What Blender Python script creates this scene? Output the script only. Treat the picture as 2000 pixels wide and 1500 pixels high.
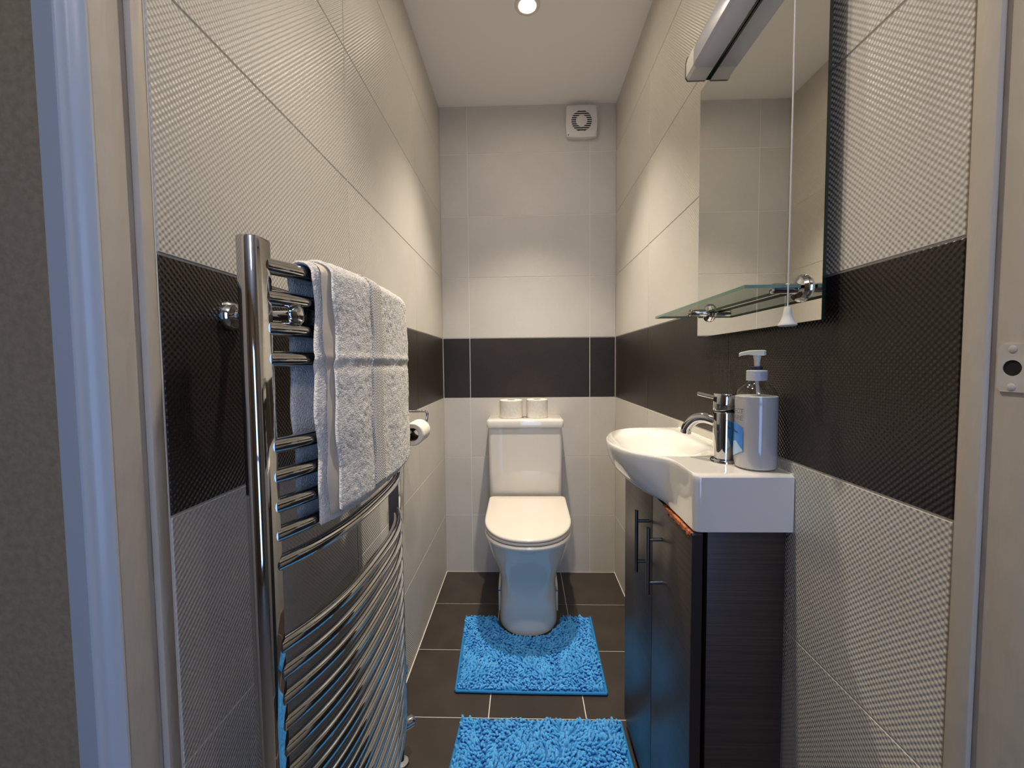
import bpy, bmesh, math, random
import numpy as np
from mathutils import Vector, Matrix, noise

for o in list(bpy.data.objects):
    bpy.data.objects.remove(o, do_unlink=True)
sc = bpy.context.scene
COL = sc.collection
R = math.radians
random.seed(4)
rng = np.random.default_rng(7)

# ------------------------------------------------------------------ camera
F_PX, YAW, PITCH, ROLL, CAM_Z = 805.2, 1.653, -2.884, -0.5256, 1.1092
_y, _p, _r = R(YAW), R(PITCH), R(ROLL)
_fw = Vector((-math.sin(_y) * math.cos(_p), math.cos(_y) * math.cos(_p), math.sin(_p)))
_rt = Vector((math.cos(_y), math.sin(_y), 0))
_up = _rt.cross(_fw)
_rt2 = _rt * math.cos(_r) + _up * math.sin(_r)
_up2 = _up * math.cos(_r) - _rt * math.sin(_r)
cam_data = bpy.data.cameras.new('camera')
cam_data.sensor_width = 36.0
cam_data.lens = F_PX * 36.0 / 2000.0
cam_data.clip_start = 0.02
cam = bpy.data.objects.new('camera', cam_data)
COL.objects.link(cam)
cam.matrix_world = Matrix(((_rt2.x, _up2.x, -_fw.x, 0), (_rt2.y, _up2.y, -_fw.y, 0),
                           (_rt2.z, _up2.z, -_fw.z, CAM_Z), (0, 0, 0, 1)))
sc.camera = cam

# ------------------------------------------------------------------ light and exposure
sc.view_settings.view_transform = 'Standard'
sc.view_settings.look = 'None'
sc.view_settings.gamma = 1.0
sc.view_settings.use_curve_mapping = False
sc.view_settings.exposure = 0.80
sc.cycles.caustics_reflective = False
sc.cycles.caustics_refractive = False
sc.cycles.max_bounces = 14
sc.cycles.diffuse_bounces = 8
sc.cycles.sample_clamp_indirect = 4.0

world = bpy.data.worlds.new('world')
sc.world = world
world.use_nodes = True
world.node_tree.nodes['Background'].inputs[0].default_value = (0.42, 0.60, 1.0, 1)
world.node_tree.nodes['Background'].inputs[1].default_value = 1.0

WARM = (1.0, 0.905, 0.77)
LAMPS_XY = ((0.023, 1.56), (0.023, 0.80))


def lamp(name, kind, energy, color, loc, rot=(0, 0, 0), **kw):
    d = bpy.data.lights.new(name, kind)
    d.energy = energy
    d.color = color
    for k, v in kw.items():
        setattr(d, k, v)
    o = bpy.data.objects.new(name, d)
    o.location = loc
    o.rotation_euler = rot
    COL.objects.link(o)
    return o


# daylight entering the hall through its window, behind the camera
lamp('hall_daylight', 'AREA', 6.8, (0.28, 0.50, 1.0), (0.18, -1.66, 1.08), (R(90), 0, 0),
     shape='RECTANGLE', size=0.56, size_y=1.86)
# fill lamp added in the unseen hall to light the door jambs
lamp('hall_fill_light', 'POINT', 4.5, (1.0, 0.86, 0.70), (0.1, -0.55, 2.2), shadow_soft_size=0.12)

# ------------------------------------------------------------------ room numbers
XL, XR, D, H = -0.42, 0.4726, 2.1415, 2.405
T = 0.31

# ------------------------------------------------------------------ materials


def srgb(r, g, b):
    f = lambda c: c / 12.92 if c <= 0.04045 else ((c + 0.055) / 1.055) ** 2.4
    return (f(r / 255), f(g / 255), f(b / 255), 1)


class NT:
    def __init__(self, name):
        self.m = bpy.data.materials.new(name)
        self.m.use_nodes = True
        self.t = self.m.node_tree
        self.b = self.t.nodes['Principled BSDF']
        self.out = self.t.nodes['Material Output']

    def n(self, kind, **kw):
        x = self.t.nodes.new(kind)
        for k, v in kw.items():
            setattr(x, k, v)
        return x

    def l(self, a, b):
        self.t.links.new(a, b)

    def math(self, op, a, b=None, clamp=False):
        x = self.n('ShaderNodeMath', operation=op)
        x.use_clamp = clamp
        for i, v in enumerate((a, b)):
            if v is None:
                continue
            if isinstance(v, (int, float)):
                x.inputs[i].default_value = v
            else:
                self.l(v, x.inputs[i])
        return x.outputs[0]

    def set(self, **kw):
        names = dict(color='Base Color', rough='Roughness', metal='Metallic', spec='Specular IOR Level',
                     coat='Coat Weight', coat_rough='Coat Roughness', sss='Subsurface Weight',
                     sheen='Sheen Weight', ior='IOR', trans='Transmission Weight')
        for k, v in kw.items():
            self.b.inputs[names[k]].default_value = v
        return self

    def noise_col(self, c1, c2, scale, detail=4, stretch=None, coord='Object', lo=0.35, hi=0.65):
        tc = self.n('ShaderNodeTexCoord')
        mp = self.n('ShaderNodeMapping')
        self.l(tc.outputs[coord], mp.inputs[0])
        if stretch:
            mp.inputs['Scale'].default_value = stretch
        nz = self.n('ShaderNodeTexNoise')
        nz.inputs['Scale'].default_value = scale
        nz.inputs['Detail'].default_value = detail
        self.l(mp.outputs[0], nz.inputs[0])
        cr = self.n('ShaderNodeValToRGB')
        cr.color_ramp.elements[0].position = lo
        cr.color_ramp.elements[0].color = c1
        cr.color_ramp.elements[1].position = hi
        cr.color_ramp.elements[1].color = c2
        self.l(nz.outputs[0], cr.inputs[0])
        self.l(cr.outputs[0], self.b.inputs['Base Color'])
        return nz.outputs[0]

    def bump(self, h, dist, strength=1.0):
        bp = self.n('ShaderNodeBump')
        bp.inputs['Distance'].default_value = dist
        bp.inputs['Strength'].default_value = strength
        self.l(h, bp.inputs['Height'])
        self.l(bp.outputs[0], self.b.inputs['Normal'])
        return bp


def plain(name, col, rough=0.5, **kw):
    return NT(name).set(color=col, rough=rough, **kw).m


def tile_mat(name, c1, c2, rough, pitch, dist, spec=0.5):
    """glazed tile with a fine staggered relief of raised studs"""
    k = NT(name)
    k.set(rough=rough, spec=spec)
    k.noise_col(c1, c2, 3.0, 3, coord='Object')
    g = k.n('ShaderNodeNewGeometry')
    s = k.n('ShaderNodeSeparateXYZ')
    k.l(g.outputs['Position'], s.inputs[0])
    u = k.math('ADD', s.outputs[0], s.outputs[1])
    v = s.outputs[2]
    a = math.pi / pitch
    p = k.math('SINE', k.math('MULTIPLY', k.math('ADD', u, v), a))
    q = k.math('SINE', k.math('MULTIPLY', k.math('SUBTRACT', u, v), a))
    h = k.math('MULTIPLY', k.math('ADD', p, q), 0.5)
    k.bump(h, dist)
    return k.m


M = {}
M['tile_light'] = tile_mat('pale_greige_studded_tile', srgb(204, 198, 188), srgb(210, 204, 194), 0.34, 0.0043, 0.00038)
M['tile_dark'] = tile_mat('dark_brown_studded_tile', srgb(44, 37, 32), srgb(51, 43, 37), 0.33, 0.0043, 0.00045, 0.45)
M['grout'] = plain('white_grout', srgb(232, 226, 216), 0.9)
k = NT('dark_brown_floor_tile'); k.set(rough=0.38)
k.noise_col(srgb(54, 46, 41), srgb(64, 55, 48), 9, 6)
M['tile_floor'] = k.m
k = NT('painted_ceiling'); k.set(color=srgb(243, 240, 234), rough=0.9)
M['ceiling'] = k.m
k = NT('chipped_gloss_paint'); k.set(rough=0.42)
nz = k.noise_col(srgb(192, 182, 168), srgb(200, 190, 177), 14, 5, (1, 1, 0.25))
nb = k.n('ShaderNodeTexNoise'); nb.inputs['Scale'].default_value = 60; nb.inputs['Detail'].default_value = 3
tc = k.n('ShaderNodeTexCoord'); mp = k.n('ShaderNodeMapping'); mp.inputs['Scale'].default_value = (1, 1, 0.3)
k.l(tc.outputs['Object'], mp.inputs[0]); k.l(mp.outputs[0], nb.inputs[0])
k.bump(nb.outputs[0], 0.0022, 0.8)
M['frame'] = k.m
k = NT('daylight_tinted_satin_paint'); k.set(color=srgb(196, 204, 214), rough=0.32)  # blue of the hall daylight mixed into the white woodwork colour
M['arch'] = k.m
k = NT('grey_hall_wallpaper'); k.set(rough=0.9)
nz = k.noise_col(srgb(138, 122, 98), srgb(152, 135, 110), 130, 4)
k.bump(nz, 0.0015, 0.5)
M['hallwall'] = k.m
M['hallfloor'] = plain('grey_hall_carpet', srgb(110, 104, 98), 0.95)
k = NT('chrome'); k.set(color=(0.60, 0.60, 0.61, 1), rough=0.05, metal=1.0)
M['chrome'] = k.m
k = NT('brushed_steel'); k.set(color=(0.20, 0.20, 0.205, 1), rough=0.32, metal=1.0)
M['steel'] = k.m
k = NT('white_ceramic'); k.set(color=srgb(226, 221, 212), rough=0.06, coat=0.4, coat_rough=0.03)
M['ceramic'] = k.m
k = NT('white_seat_plastic'); k.set(color=srgb(226, 217, 203), rough=0.16)
M['seat'] = k.m
M['white_plastic'] = plain('white_plastic', srgb(222, 217, 208), 0.35)
M['black'] = plain('dark_void', srgb(14, 12, 11), 0.8)
M['rubber'] = plain('black_rubber', srgb(20, 19, 18), 0.5)
k = NT('toilet_paper'); k.set(color=srgb(228, 220, 206), rough=0.95)
k.noise_col(srgb(224, 216, 202), srgb(234, 227, 215), 90, 3)
M['paper'] = k.m
M['card'] = plain('grey_cardboard', srgb(120, 108, 94), 0.9)
k = NT('blue_chenille'); k.set(rough=0.75, sheen=0.3)
k.noise_col(srgb(58, 162, 226), srgb(84, 182, 240), 30, 3)
M['chenille'] = k.m
M['mat_base'] = plain('blue_mat_backing', srgb(34, 118, 178), 0.9)
M['binding'] = plain('blue_binding_tape', srgb(30, 128, 190), 0.8)


def wood_mat(name, stretch, c1, c2, rough):
    k = NT(name)
    k.set(rough=rough, coat=0.1, coat_rough=0.25)
    nz = k.noise_col(c1, c2, 6, 6, stretch, lo=0.3, hi=0.7)
    k.bump(nz, 0.0006, 0.35)
    return k.m


M['wood'] = wood_mat('dark_wenge_side', (0.7, 1, 60), srgb(38, 29, 24), srgb(64, 49, 40), 0.5)
M['wood_door'] = wood_mat('dark_wenge_door', (1, 0.7, 60), srgb(42, 33, 27), srgb(72, 58, 49), 0.40)
M['wood_edge'] = plain('dark_door_edging', srgb(32, 24, 21), 0.4)
k = NT('bare_chipboard'); k.set(rough=0.9)
k.noise_col(srgb(120, 62, 30), srgb(196, 118, 70), 120, 5)
M['chip'] = k.m
k = NT('mirror_silver'); k.set(color=(0.80, 0.80, 0.74, 1), rough=0.0, metal=1.0)
M['mirror'] = k.m
M['mirror_edge'] = plain('dark_green_glass_edge', srgb(18, 34, 28), 0.15)
k = NT('clear_glass_edge'); k.set(color=srgb(118, 150, 134), rough=0.08)
M['glass_edge'] = k.m


def clear_mat(name, tint, rough=0.02, ior=1.45):
    k = NT(name)
    tr = k.n('ShaderNodeBsdfTransparent'); tr.inputs[0].default_value = tint
    gl = k.n('ShaderNodeBsdfGlossy'); gl.inputs['Roughness'].default_value = rough
    fr = k.n('ShaderNodeFresnel'); fr.inputs[0].default_value = ior
    mx = k.n('ShaderNodeMixShader')
    ge = k.n('ShaderNodeNewGeometry')
    k.l(k.math('MULTIPLY', fr.outputs[0], k.math('SUBTRACT', 1.0, ge.outputs['Backfacing'])), mx.inputs[0]); k.l(tr.outputs[0], mx.inputs[1]); k.l(gl.outputs[0], mx.inputs[2])
    k.l(mx.outputs[0], k.out.inputs[0])
    return k.m


M['glass'] = clear_mat('clear_shelf_glass', (0.90, 0.95, 0.92, 1))
M['clear_plastic'] = clear_mat('clear_bottle_plastic', (0.84, 0.84, 0.85, 1), 0.06, 1.75)
k = NT('milky_soap'); k.set(color=srgb(224, 220, 214), rough=0.4)
M['soap'] = k.m
M['pump'] = plain('ivory_pump_plastic', srgb(236, 230, 212), 0.35)
M['collar'] = plain('pale_grey_collar_plastic', srgb(206, 203, 206), 0.4)
M['print_blue'] = plain('blue_label_print', srgb(70, 140, 220), 0.4)
M['print_pale'] = plain('pale_blue_label_print', srgb(176, 208, 236), 0.4)
M['print_grey'] = plain('slate_label_print', srgb(110, 118, 132), 0.5)
M['print_dark'] = plain('dark_label_print', srgb(24, 34, 60), 0.5)
k = NT('frosted_diffuser'); k.set(color=srgb(214, 214, 222), rough=0.22)
tr_ = k.n('ShaderNodeBsdfTranslucent'); tr_.inputs[0].default_value = srgb(236, 236, 244)
mx_ = k.n('ShaderNodeMixShader'); mx_.inputs[0].default_value = 0.45
k.l(k.b.outputs[0], mx_.inputs[1]); k.l(tr_.outputs[0], mx_.inputs[2]); k.l(mx_.outputs[0], k.out.inputs[0])
M['diffuser'] = k.m
k = NT('white_terry'); k.set(rough=0.95, sheen=0.25)
nz = k.noise_col(srgb(232, 226, 218), srgb(247, 243, 237), 160, 5)
nb = k.n('ShaderNodeTexNoise'); nb.inputs['Scale'].default_value = 420; nb.inputs['Detail'].default_value = 3
tc = k.n('ShaderNodeTexCoord'); k.l(tc.outputs['Object'], nb.inputs[0])
k.bump(nb.outputs[0], 0.004, 0.9)
M['terry'] = k.m
k = NT('woven_band'); k.set(color=srgb(240, 235, 228), rough=0.85)
tc = k.n('ShaderNodeTexCoord'); s = k.n('ShaderNodeSeparateXYZ'); k.l(tc.outputs['Object'], s.inputs[0])
zig = k.math('PINGPONG', s.outputs[1], 0.0095)
w = k.math('SINE', k.math('MULTIPLY', k.math('ADD', k.math('MULTIPLY', zig, 0.9), s.outputs[2]), 1300))
k.bump(w, 0.0014, 1.0)
M['woven'] = k.m
M['hem'] = plain('cream_hem_tape', srgb(214, 202, 186), 0.85)
M['brass'] = plain('dark_bronze_pipe', srgb(58, 36, 24), 0.4, metal=0.6)
k = NT('painted_over_metal'); k.set(rough=0.42)
nz = k.noise_col(srgb(196, 192, 188), srgb(206, 202, 198), 40, 4)
k.bump(nz, 0.0008, 0.6)
M['painted_metal'] = k.m


def emit(name, col, s):
    k = NT(name)
    k.b.inputs['Emission Color'].default_value = col
    k.b.inputs['Emission Strength'].default_value = s
    k.b.inputs['Base Color'].default_value = (0.8, 0.8, 0.8, 1)
    return k.m


M['lamp'] = emit('lit_led_lens', (1.0, 0.88, 0.70, 1), 150.0)
M['hall_fill_lamp'] = emit('lit_fill_lamp_dish', (1.0, 0.87, 0.72, 1), 4.0)

# ------------------------------------------------------------------ mesh helpers


def link(name, me, mat, parent=None, smooth=None):
    if mat is not None and not me.materials:
        me.materials.append(M[mat] if isinstance(mat, str) else mat)
    if smooth is not None:
        me.polygons.foreach_set('use_smooth', [True] * len(me.polygons))
        me.set_sharp_from_angle(angle=R(smooth))
    o = bpy.data.objects.new(name, me)
    COL.objects.link(o)
    if parent is not None:
        o.parent = parent
    return o


def world_base(o):
    p = Vector(o.location)
    q = o.parent
    while q is not None:
        p += Vector(q.location)
        q = q.parent
    return p


class MB:
    """collects shapes given in room coordinates; build() links them as one mesh object"""

    def __init__(self):
        self.v, self.f = [], []

    def add(self, verts, faces):
        n = len(self.v)
        self.v += [tuple(map(float, p)) for p in verts]
        self.f += [tuple(n + i for i in f) for f in faces]
        return self

    def box(self, x0, x1, y0, y1, z0, z1, bevel=0.0, seg=2):
        bm = bmesh.new()
        bmesh.ops.create_cube(bm, size=1)
        for v in bm.verts:
            v.co = Vector(((x0 + x1) / 2 + v.co.x * (x1 - x0), (y0 + y1) / 2 + v.co.y * (y1 - y0),
                           (z0 + z1) / 2 + v.co.z * (z1 - z0)))
        if bevel > 0:
            bmesh.ops.bevel(bm, geom=bm.edges[:], offset=bevel, segments=seg, affect='EDGES', profile=0.5)
        bm.verts.index_update()
        self.add([v.co for v in bm.verts], [[v.index for v in f.verts] for f in bm.faces])
        bm.free()
        return self

    def lathe(self, prof, c, axis='Z', n=32, ax2=None):
        """prof: (radius, height) list, revolved round an axis through c"""
        c = Vector(c)
        if axis == 'Z':
            a, u, w = Vector((0, 0, 1)), Vector((1, 0, 0)), Vector((0, 1, 0))
        elif axis == 'X':
            a, u, w = Vector((1, 0, 0)), Vector((0, 1, 0)), Vector((0, 0, 1))
        elif axis == 'Y':
            a, u, w = Vector((0, 1, 0)), Vector((0, 0, 1)), Vector((1, 0, 0))
        else:
            a = Vector(axis).normalized()
            u = a.orthogonal().normalized()
            w = a.cross(u)
        vs, fs = [], []
        for r, h in prof:
            for i in range(n):
                t = 2 * math.pi * i / n
                vs.append(c + a * h + (u * math.cos(t) + w * math.sin(t)) * r)
        for j in range(len(prof) - 1):
            for i in range(n):
                i2 = (i + 1) % n
                fs.append((j * n + i, j * n + i2, (j + 1) * n + i2, (j + 1) * n + i))
        if prof[0][0] > 1e-6:
            fs.append(tuple(reversed(range(n))))
        if prof[-1][0] > 1e-6:
            fs.append(tuple((len(prof) - 1) * n + i for i in range(n)))
        return self.add(vs, fs)

    def tube(self, pts, rad, n=12, caps=True):
        pts = [Vector(p) for p in pts]
        rads = rad if isinstance(rad, (list, tuple)) else [rad] * len(pts)
        tang = []
        for i in range(len(pts)):
            a = pts[max(i - 1, 0)]
            b = pts[min(i + 1, len(pts) - 1)]
            tang.append((b - a).normalized())
        u = tang[0].orthogonal().normalized()
        vs, fs = [], []
        for i, p in enumerate(pts):
            u = (u - tang[i] * u.dot(tang[i])).normalized()
            w = tang[i].cross(u)
            for j in range(n):
                t = 2 * math.pi * j / n
                vs.append(p + (u * math.cos(t) + w * math.sin(t)) * rads[i])
        for i in range(len(pts) - 1):
            for j in range(n):
                j2 = (j + 1) % n
                fs.append((i * n + j, i * n + j2, (i + 1) * n + j2, (i + 1) * n + j))
        if caps:
            fs.append(tuple(reversed(range(n))))
            fs.append(tuple((len(pts) - 1) * n + j for j in range(n)))
        return self.add(vs, fs)

    def loft(self, rings, cap0=True, cap1=True):
        n = len(rings[0])
        vs = [p for r in rings for p in r]
        fs = []
        for i in range(len(rings) - 1):
            for j in range(n):
                j2 = (j + 1) % n
                fs.append((i * n + j, i * n + j2, (i + 1) * n + j2, (i + 1) * n + j))
        if cap0:
            fs.append(tuple(reversed(range(n))))
        if cap1:
            fs.append(tuple((len(rings) - 1) * n + j for j in range(n)))
        return self.add(vs, fs)

    def build(self, name, mat, parent=None, smooth=None, fix=True, base=None):
        if parent is not None:
            off = world_base(parent)
        else:
            off = Vector(base) if base is not None else Vector((0, 0, 0))
        me = bpy.data.meshes.new(name)
        me.from_pydata([(x - off.x, y - off.y, z - off.z) for x, y, z in self.v], [], self.f)
        if fix:
            bm = bmesh.new(); bm.from_mesh(me)
            bmesh.ops.recalc_face_normals(bm, faces=bm.faces)
            bm.to_mesh(me); bm.free()
        me.update()
        o = link(name, me, mat, parent, smooth)
        if parent is None and base is not None:
            o.location = off
        return o


def tag(o, label, cat=None, group=None, kind=None):
    o['label'] = label
    if cat:
        o['category'] = cat
    if group:
        o['group'] = group
    if kind:
        o['kind'] = kind
    return o


def thing(name, label, cat, loc, group=None):
    o = bpy.data.objects.new(name, None)
    o.empty_display_size = 0.05
    o.location = loc
    COL.objects.link(o)
    return tag(o, label, cat, group)


def struct(o, label):
    o['kind'] = 'structure'
    o['label'] = label
    return o


def crom(pts, per=8, closed=False):
    """Catmull-Rom through points"""
    pts = [Vector(p) for p in pts]
    n = len(pts)
    out = []
    rngi = range(n) if closed else range(n - 1)
    for i in rngi:
        if closed:
            p0, p1, p2, p3 = pts[(i - 1) % n], pts[i], pts[(i + 1) % n], pts[(i + 2) % n]
        else:
            p0, p1, p2, p3 = pts[max(i - 1, 0)], pts[i], pts[i + 1], pts[min(i + 2, n - 1)]
        for j in range(per):
            t = j / per
            out.append(0.5 * ((2 * p1) + (p2 - p0) * t + (2 * p0 - 5 * p1 + 4 * p2 - p3) * t * t
                              + (3 * p1 - p0 - 3 * p2 + p3) * t ** 3))
    if not closed:
        out.append(pts[-1])
    return out


def sstep(a, b, x):
    t = min(max((x - a) / (b - a), 0), 1)
    return t * t * (3 - 2 * t)


# ------------------------------------------------------------------ room shell
TH = 0.0016      # how far a tile stands proud of the grout bed
GAP = 0.0030
_cache = {}


def tile_mesh(w, h, mat):
    """thin glazed tile lying in its own xy plane, front face up at z=0, softened rim"""
    key = (round(w, 4), round(h, 4), mat)
    if key in _cache:
        return _cache[key]
    a, b, e = w / 2 - GAP / 2, h / 2 - GAP / 2, 0.0007
    v = [(-a, -b, -TH), (a, -b, -TH), (a, b, -TH), (-a, b, -TH),
         (-a, -b, -e), (a, -b, -e), (a, b, -e), (-a, b, -e),
         (-a + e, -b + e, 0), (a - e, -b + e, 0), (a - e, b - e, 0), (-a + e, b - e, 0)]
    f = []
    for o in (0, 4):
        for i in range(4):
            j = (i + 1) % 4
            f.append((o + i, o + j, o + 4 + j, o + 4 + i))
    f.append((8, 9, 10, 11))
    f.append((3, 2, 1, 0))
    me = bpy.data.meshes.new('tile')
    me.from_pydata(v, [], f)
    me.materials.append(M[mat])
    me.update()
    _cache[key] = me
    return me


def lay(parent, us, vs, place, matf):
    """tiles between the joint lines us x vs"""
    for i in range(len(us) - 1):
        for j in range(len(vs) - 1):
            w, h = us[i + 1] - us[i], vs[j + 1] - vs[j]
            o = bpy.data.objects.new('tile', tile_mesh(w, h, matf(i, j)))
            COL.objects.link(o)
            o.parent = parent
            o.matrix_local = place((us[i] + us[i + 1]) / 2, (vs[j] + vs[j + 1]) / 2)


ZS = [0.0] + [kk * T for kk in range(1, 8)] + [H]
wall_mat = lambda i, j: 'tile_dark' if j == 3 else 'tile_light'
Y_IN, Y_INR = 0.469, 0.460      # where tiling meets the door frame
wl = MB().box(XL - 0.10, XL - TH, Y_IN, D + 0.10, -0.05, H + 0.06).build('wall_left', 'grout')
struct(wl, 'left side wall tiled in pale studded tiles with a dark brown tile band')
lay(wl, [Y_IN, 1.0027, 1.6227, D - 0.0012], ZS,
    lambda u, v: Matrix.Translation((XL, u, v)) @ Matrix(((0, 0, 1, 0), (1, 0, 0, 0), (0, 1, 0, 0), (0, 0, 0, 1))), wall_mat)
wr = MB().box(XR + TH, XR + 0.10, Y_INR, D + 0.10, -0.05, H + 0.06).build('wall_right', 'grout')
struct(wr, 'right side wall tiled in pale studded tiles with a dark brown tile band')
lay(wr, [Y_INR, 0.9665, 1.5865, D - 0.0012], ZS,
    lambda u, v: Matrix.Translation((XR, u, v)) @ Matrix(((0, 0, -1, 0), (-1, 0, 0, 0), (0, 1, 0, 0), (0, 0, 0, 1))), wall_mat)
wb = MB().box(XL, XR, D + TH, D + 0.10, -0.05, H + 0.06).build('wall_back', 'grout')
struct(wb, 'end wall behind the toilet, pale tiles with a dark brown band')
lay(wb, [XL + 0.0012, -0.279, 0.341, XR - 0.0012], ZS,
    lambda u, v: Matrix.Translation((u, D, v)) @ Matrix(((1, 0, 0, 0), (0, 0, -1, 0), (0, 1, 0, 0), (0, 0, 0, 1))), wall_mat)
fl = MB().box(XL - 0.05, XR + 0.05, 0.41, D + 0.05, -0.06, -TH).build('floor', 'grout')
struct(fl, 'dark brown square tiled floor with white grout lines')
FS = 0.3063
fy = [1.8478 - kk * FS for kk in range(4, -1, -1)]
lay(fl, [XL + 0.0015, -0.1192, -0.1192 + FS, XR - 0.0015], [0.42] + fy + [D - 0.0015],
    lambda u, v: Matrix.Translation((u, v, 0)), lambda i, j: 'tile_floor')
ce = MB().box(XL - 0.1, XR + 0.1, 0.42, D + 0.1, H, H + 0.06).build('ceiling', 'ceiling')
struct(ce, 'plain off white painted ceiling over the toilet room')

# ---- door frame the camera looks through
FR_L, FR_R, ST_Y, HALL_Y, HALL_R, HEAD = -0.430, 0.478, 0.4525, 0.4145, 0.385, 2.03
fr = bpy.data.objects.new('door_1', None)
fr.location = (0.03, HALL_Y, 0)
COL.objects.link(fr)
struct(fr, 'white painted door frame around the open doorway')
MB().box(FR_L - 0.03, FR_L, HALL_Y, 0.4688, 0, HEAD + 0.03, 0.0015).build('jamb', 'frame', fr, 40)
MB().box(FR_R, FR_R + 0.03, HALL_R, 0.4598, 0, HEAD + 0.03, 0.0015).build('jamb', 'frame', fr, 40)
MB().box(FR_L, FR_R, HALL_Y, 0.4598, HEAD, HEAD + 0.03, 0.0015).build('head', 'frame', fr, 40)
MB().box(FR_L, -0.4216, ST_Y, 0.4687, 0, HEAD, 0.002).build('door_stop', 'frame', fr, 40)
MB().box(0.4715, FR_R, 0.4360, 0.4597, 0, HEAD, 0.002).build('door_stop', 'frame', fr, 40)
MB().box(-0.4216, 0.4715, 0.4360, 0.4597, HEAD - 0.02, HEAD, 0.002).build('door_stop', 'frame', fr, 40)


def architrave(x_in, sgn, y0, z1):
    """moulded strip, section in x-y, x_in the edge by the opening"""
    prof = [(0.0, 0.0), (0.0, -0.0025), (0.002, -0.005), (0.006, -0.0085), (0.009, -0.0100), (0.0115, -0.0120), (0.0130, -0.0150), (0.0150, -0.0168),
            (0.0175, -0.0170), (0.020, -0.0160), (0.054, -0.0030), (0.055, 0.0)]
    ring = lambda z: [Vector((x_in + sgn * a, y0 + b, z)) for a, b in prof]
    return MB().loft([ring(0.0), ring(z1)])


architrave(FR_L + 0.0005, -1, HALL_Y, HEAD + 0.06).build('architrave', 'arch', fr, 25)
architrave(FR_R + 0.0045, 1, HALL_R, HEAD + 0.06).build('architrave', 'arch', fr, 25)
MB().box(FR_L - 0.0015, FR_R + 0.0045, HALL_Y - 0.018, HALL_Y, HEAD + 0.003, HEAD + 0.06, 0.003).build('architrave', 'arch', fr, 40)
# keep plate let into the right jamb: frame of plate around a hole
px0, zc, zh, yh0, yh1 = FR_R - 0.0016, 1.1000, 0.0235, 0.4000, 0.4290
plate = MB()
hole = []
outer = []
hy, hz, hr = 0.4165, 1.1000, 0.0078
NP = 32
for i in range(NP):
    t = 2 * math.pi * i / NP
    c, s_ = math.cos(t), math.sin(t)
    hole.append((hy + hr * c * 1.05, hz + hr * s_))
    sc_ = min((yh1 - hy) / c if c > 1e-6 else 1e9, (yh0 - hy) / c if c < -1e-6 else 1e9,
              zh / s_ if s_ > 1e-6 else 1e9, -zh / s_ if s_ < -1e-6 else 1e9)
    outer.append((hy + c * sc_, hz + s_ * sc_))
rings = [[Vector((x, a, b)) for a, b in L] for x, L in
         ((px0 + 0.0016, outer), (px0, outer), (px0, hole), (px0 + 0.0012, hole))]
plate.loft(rings, False, False)
pl = plate.build('strike_plate', 'painted_metal', fr, 30)
MB().lathe([(hr * 1.1, 0), (hr * 1.1, 0.0004)], (FR_R - 0.0007, hy, hz), 'X', 24).build('latch_hole', 'black', pl)
for zz in (zc + 0.0185, zc - 0.0185):
    s1 = MB().lathe([(0.0036, 0), (0.0036, -0.0004), (0.0024, -0.0008), (0, -0.0009)], (px0, hy, zz), 'X', 16).build('screw', 'painted_metal', pl, 40)

# ---- hall on the camera's side
wf = MB()
for (x0, x1, y0, y1, z0, z1) in ((-1.3, FR_L - 0.03, HALL_Y, 0.4688, 0, 2.45), (FR_R + 0.03, 1.3, HALL_R, 0.4598, 0, 2.45), (FR_L - 0.03, FR_R + 0.03, HALL_Y, 0.4598, HEAD + 0.03, 2.45)):
    wf.box(x0, x1, y0, y1, z0, z1)
struct(wf.build('wall_front', 'hallwall'), 'grey papered partition wall beside the door frame')
struct(MB().box(-1.4, -1.3, -1.7, 0.475, 0, 2.45).build('wall_hall_left', 'hallwall'), 'grey hall side wall')
struct(MB().box(1.3, 1.4, -1.7, 0.475, 0, 2.45).build('wall_hall_right', 'hallwall'), 'grey hall side wall on the basin side')
wbk = MB()
for (x0, x1, z0, z1) in ((-1.3, -0.15, 0, 2.45), (0.51, 1.3, 0, 2.45), (-0.15, 0.51, 0, 0.1), (-0.15, 0.51, 2.06, 2.45)):
    wbk.box(x0, x1, -1.7, -1.6, z0, z1)
struct(wbk.build('wall_hall_rear', 'hallwall'), 'grey hall wall with a window, facing the doorway')
struct(MB().box(-1.4, 1.4, -1.7, 0.41, -0.06, 0.0).build('floor_hall', 'hallfloor'), 'grey hall carpet before the doorway')
struct(MB().box(-1.4, 1.4, -1.7, 0.42, 2.45, 2.5).build('ceiling_hall', 'ceiling'), 'white hall ceiling')
win = MB()
for (x0, x1, z0, z1) in ((-0.15, -0.10, 0.1, 2.06), (0.46, 0.51, 0.1, 2.06), (-0.10, 0.46, 0.1, 0.15), (-0.10, 0.46, 2.01, 2.06), (-0.10, 0.46, 1.02, 1.07)):
    win.box(x0, x1, -1.65, -1.61, z0, z1)
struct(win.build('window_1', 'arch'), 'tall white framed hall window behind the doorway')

# ------------------------------------------------------------------ chrome towel radiator
RY0, RY1, RX, RTOP, RBOT = 0.531, 1.085, -0.349, 1.274, 0.150


def rail_x(y):
    u = (y - RY0) / (RY1 - RY0)
    return RX + 0.050 * (1 - abs(2 * min(max(u, 0), 1) - 1) ** 3.0)


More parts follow.
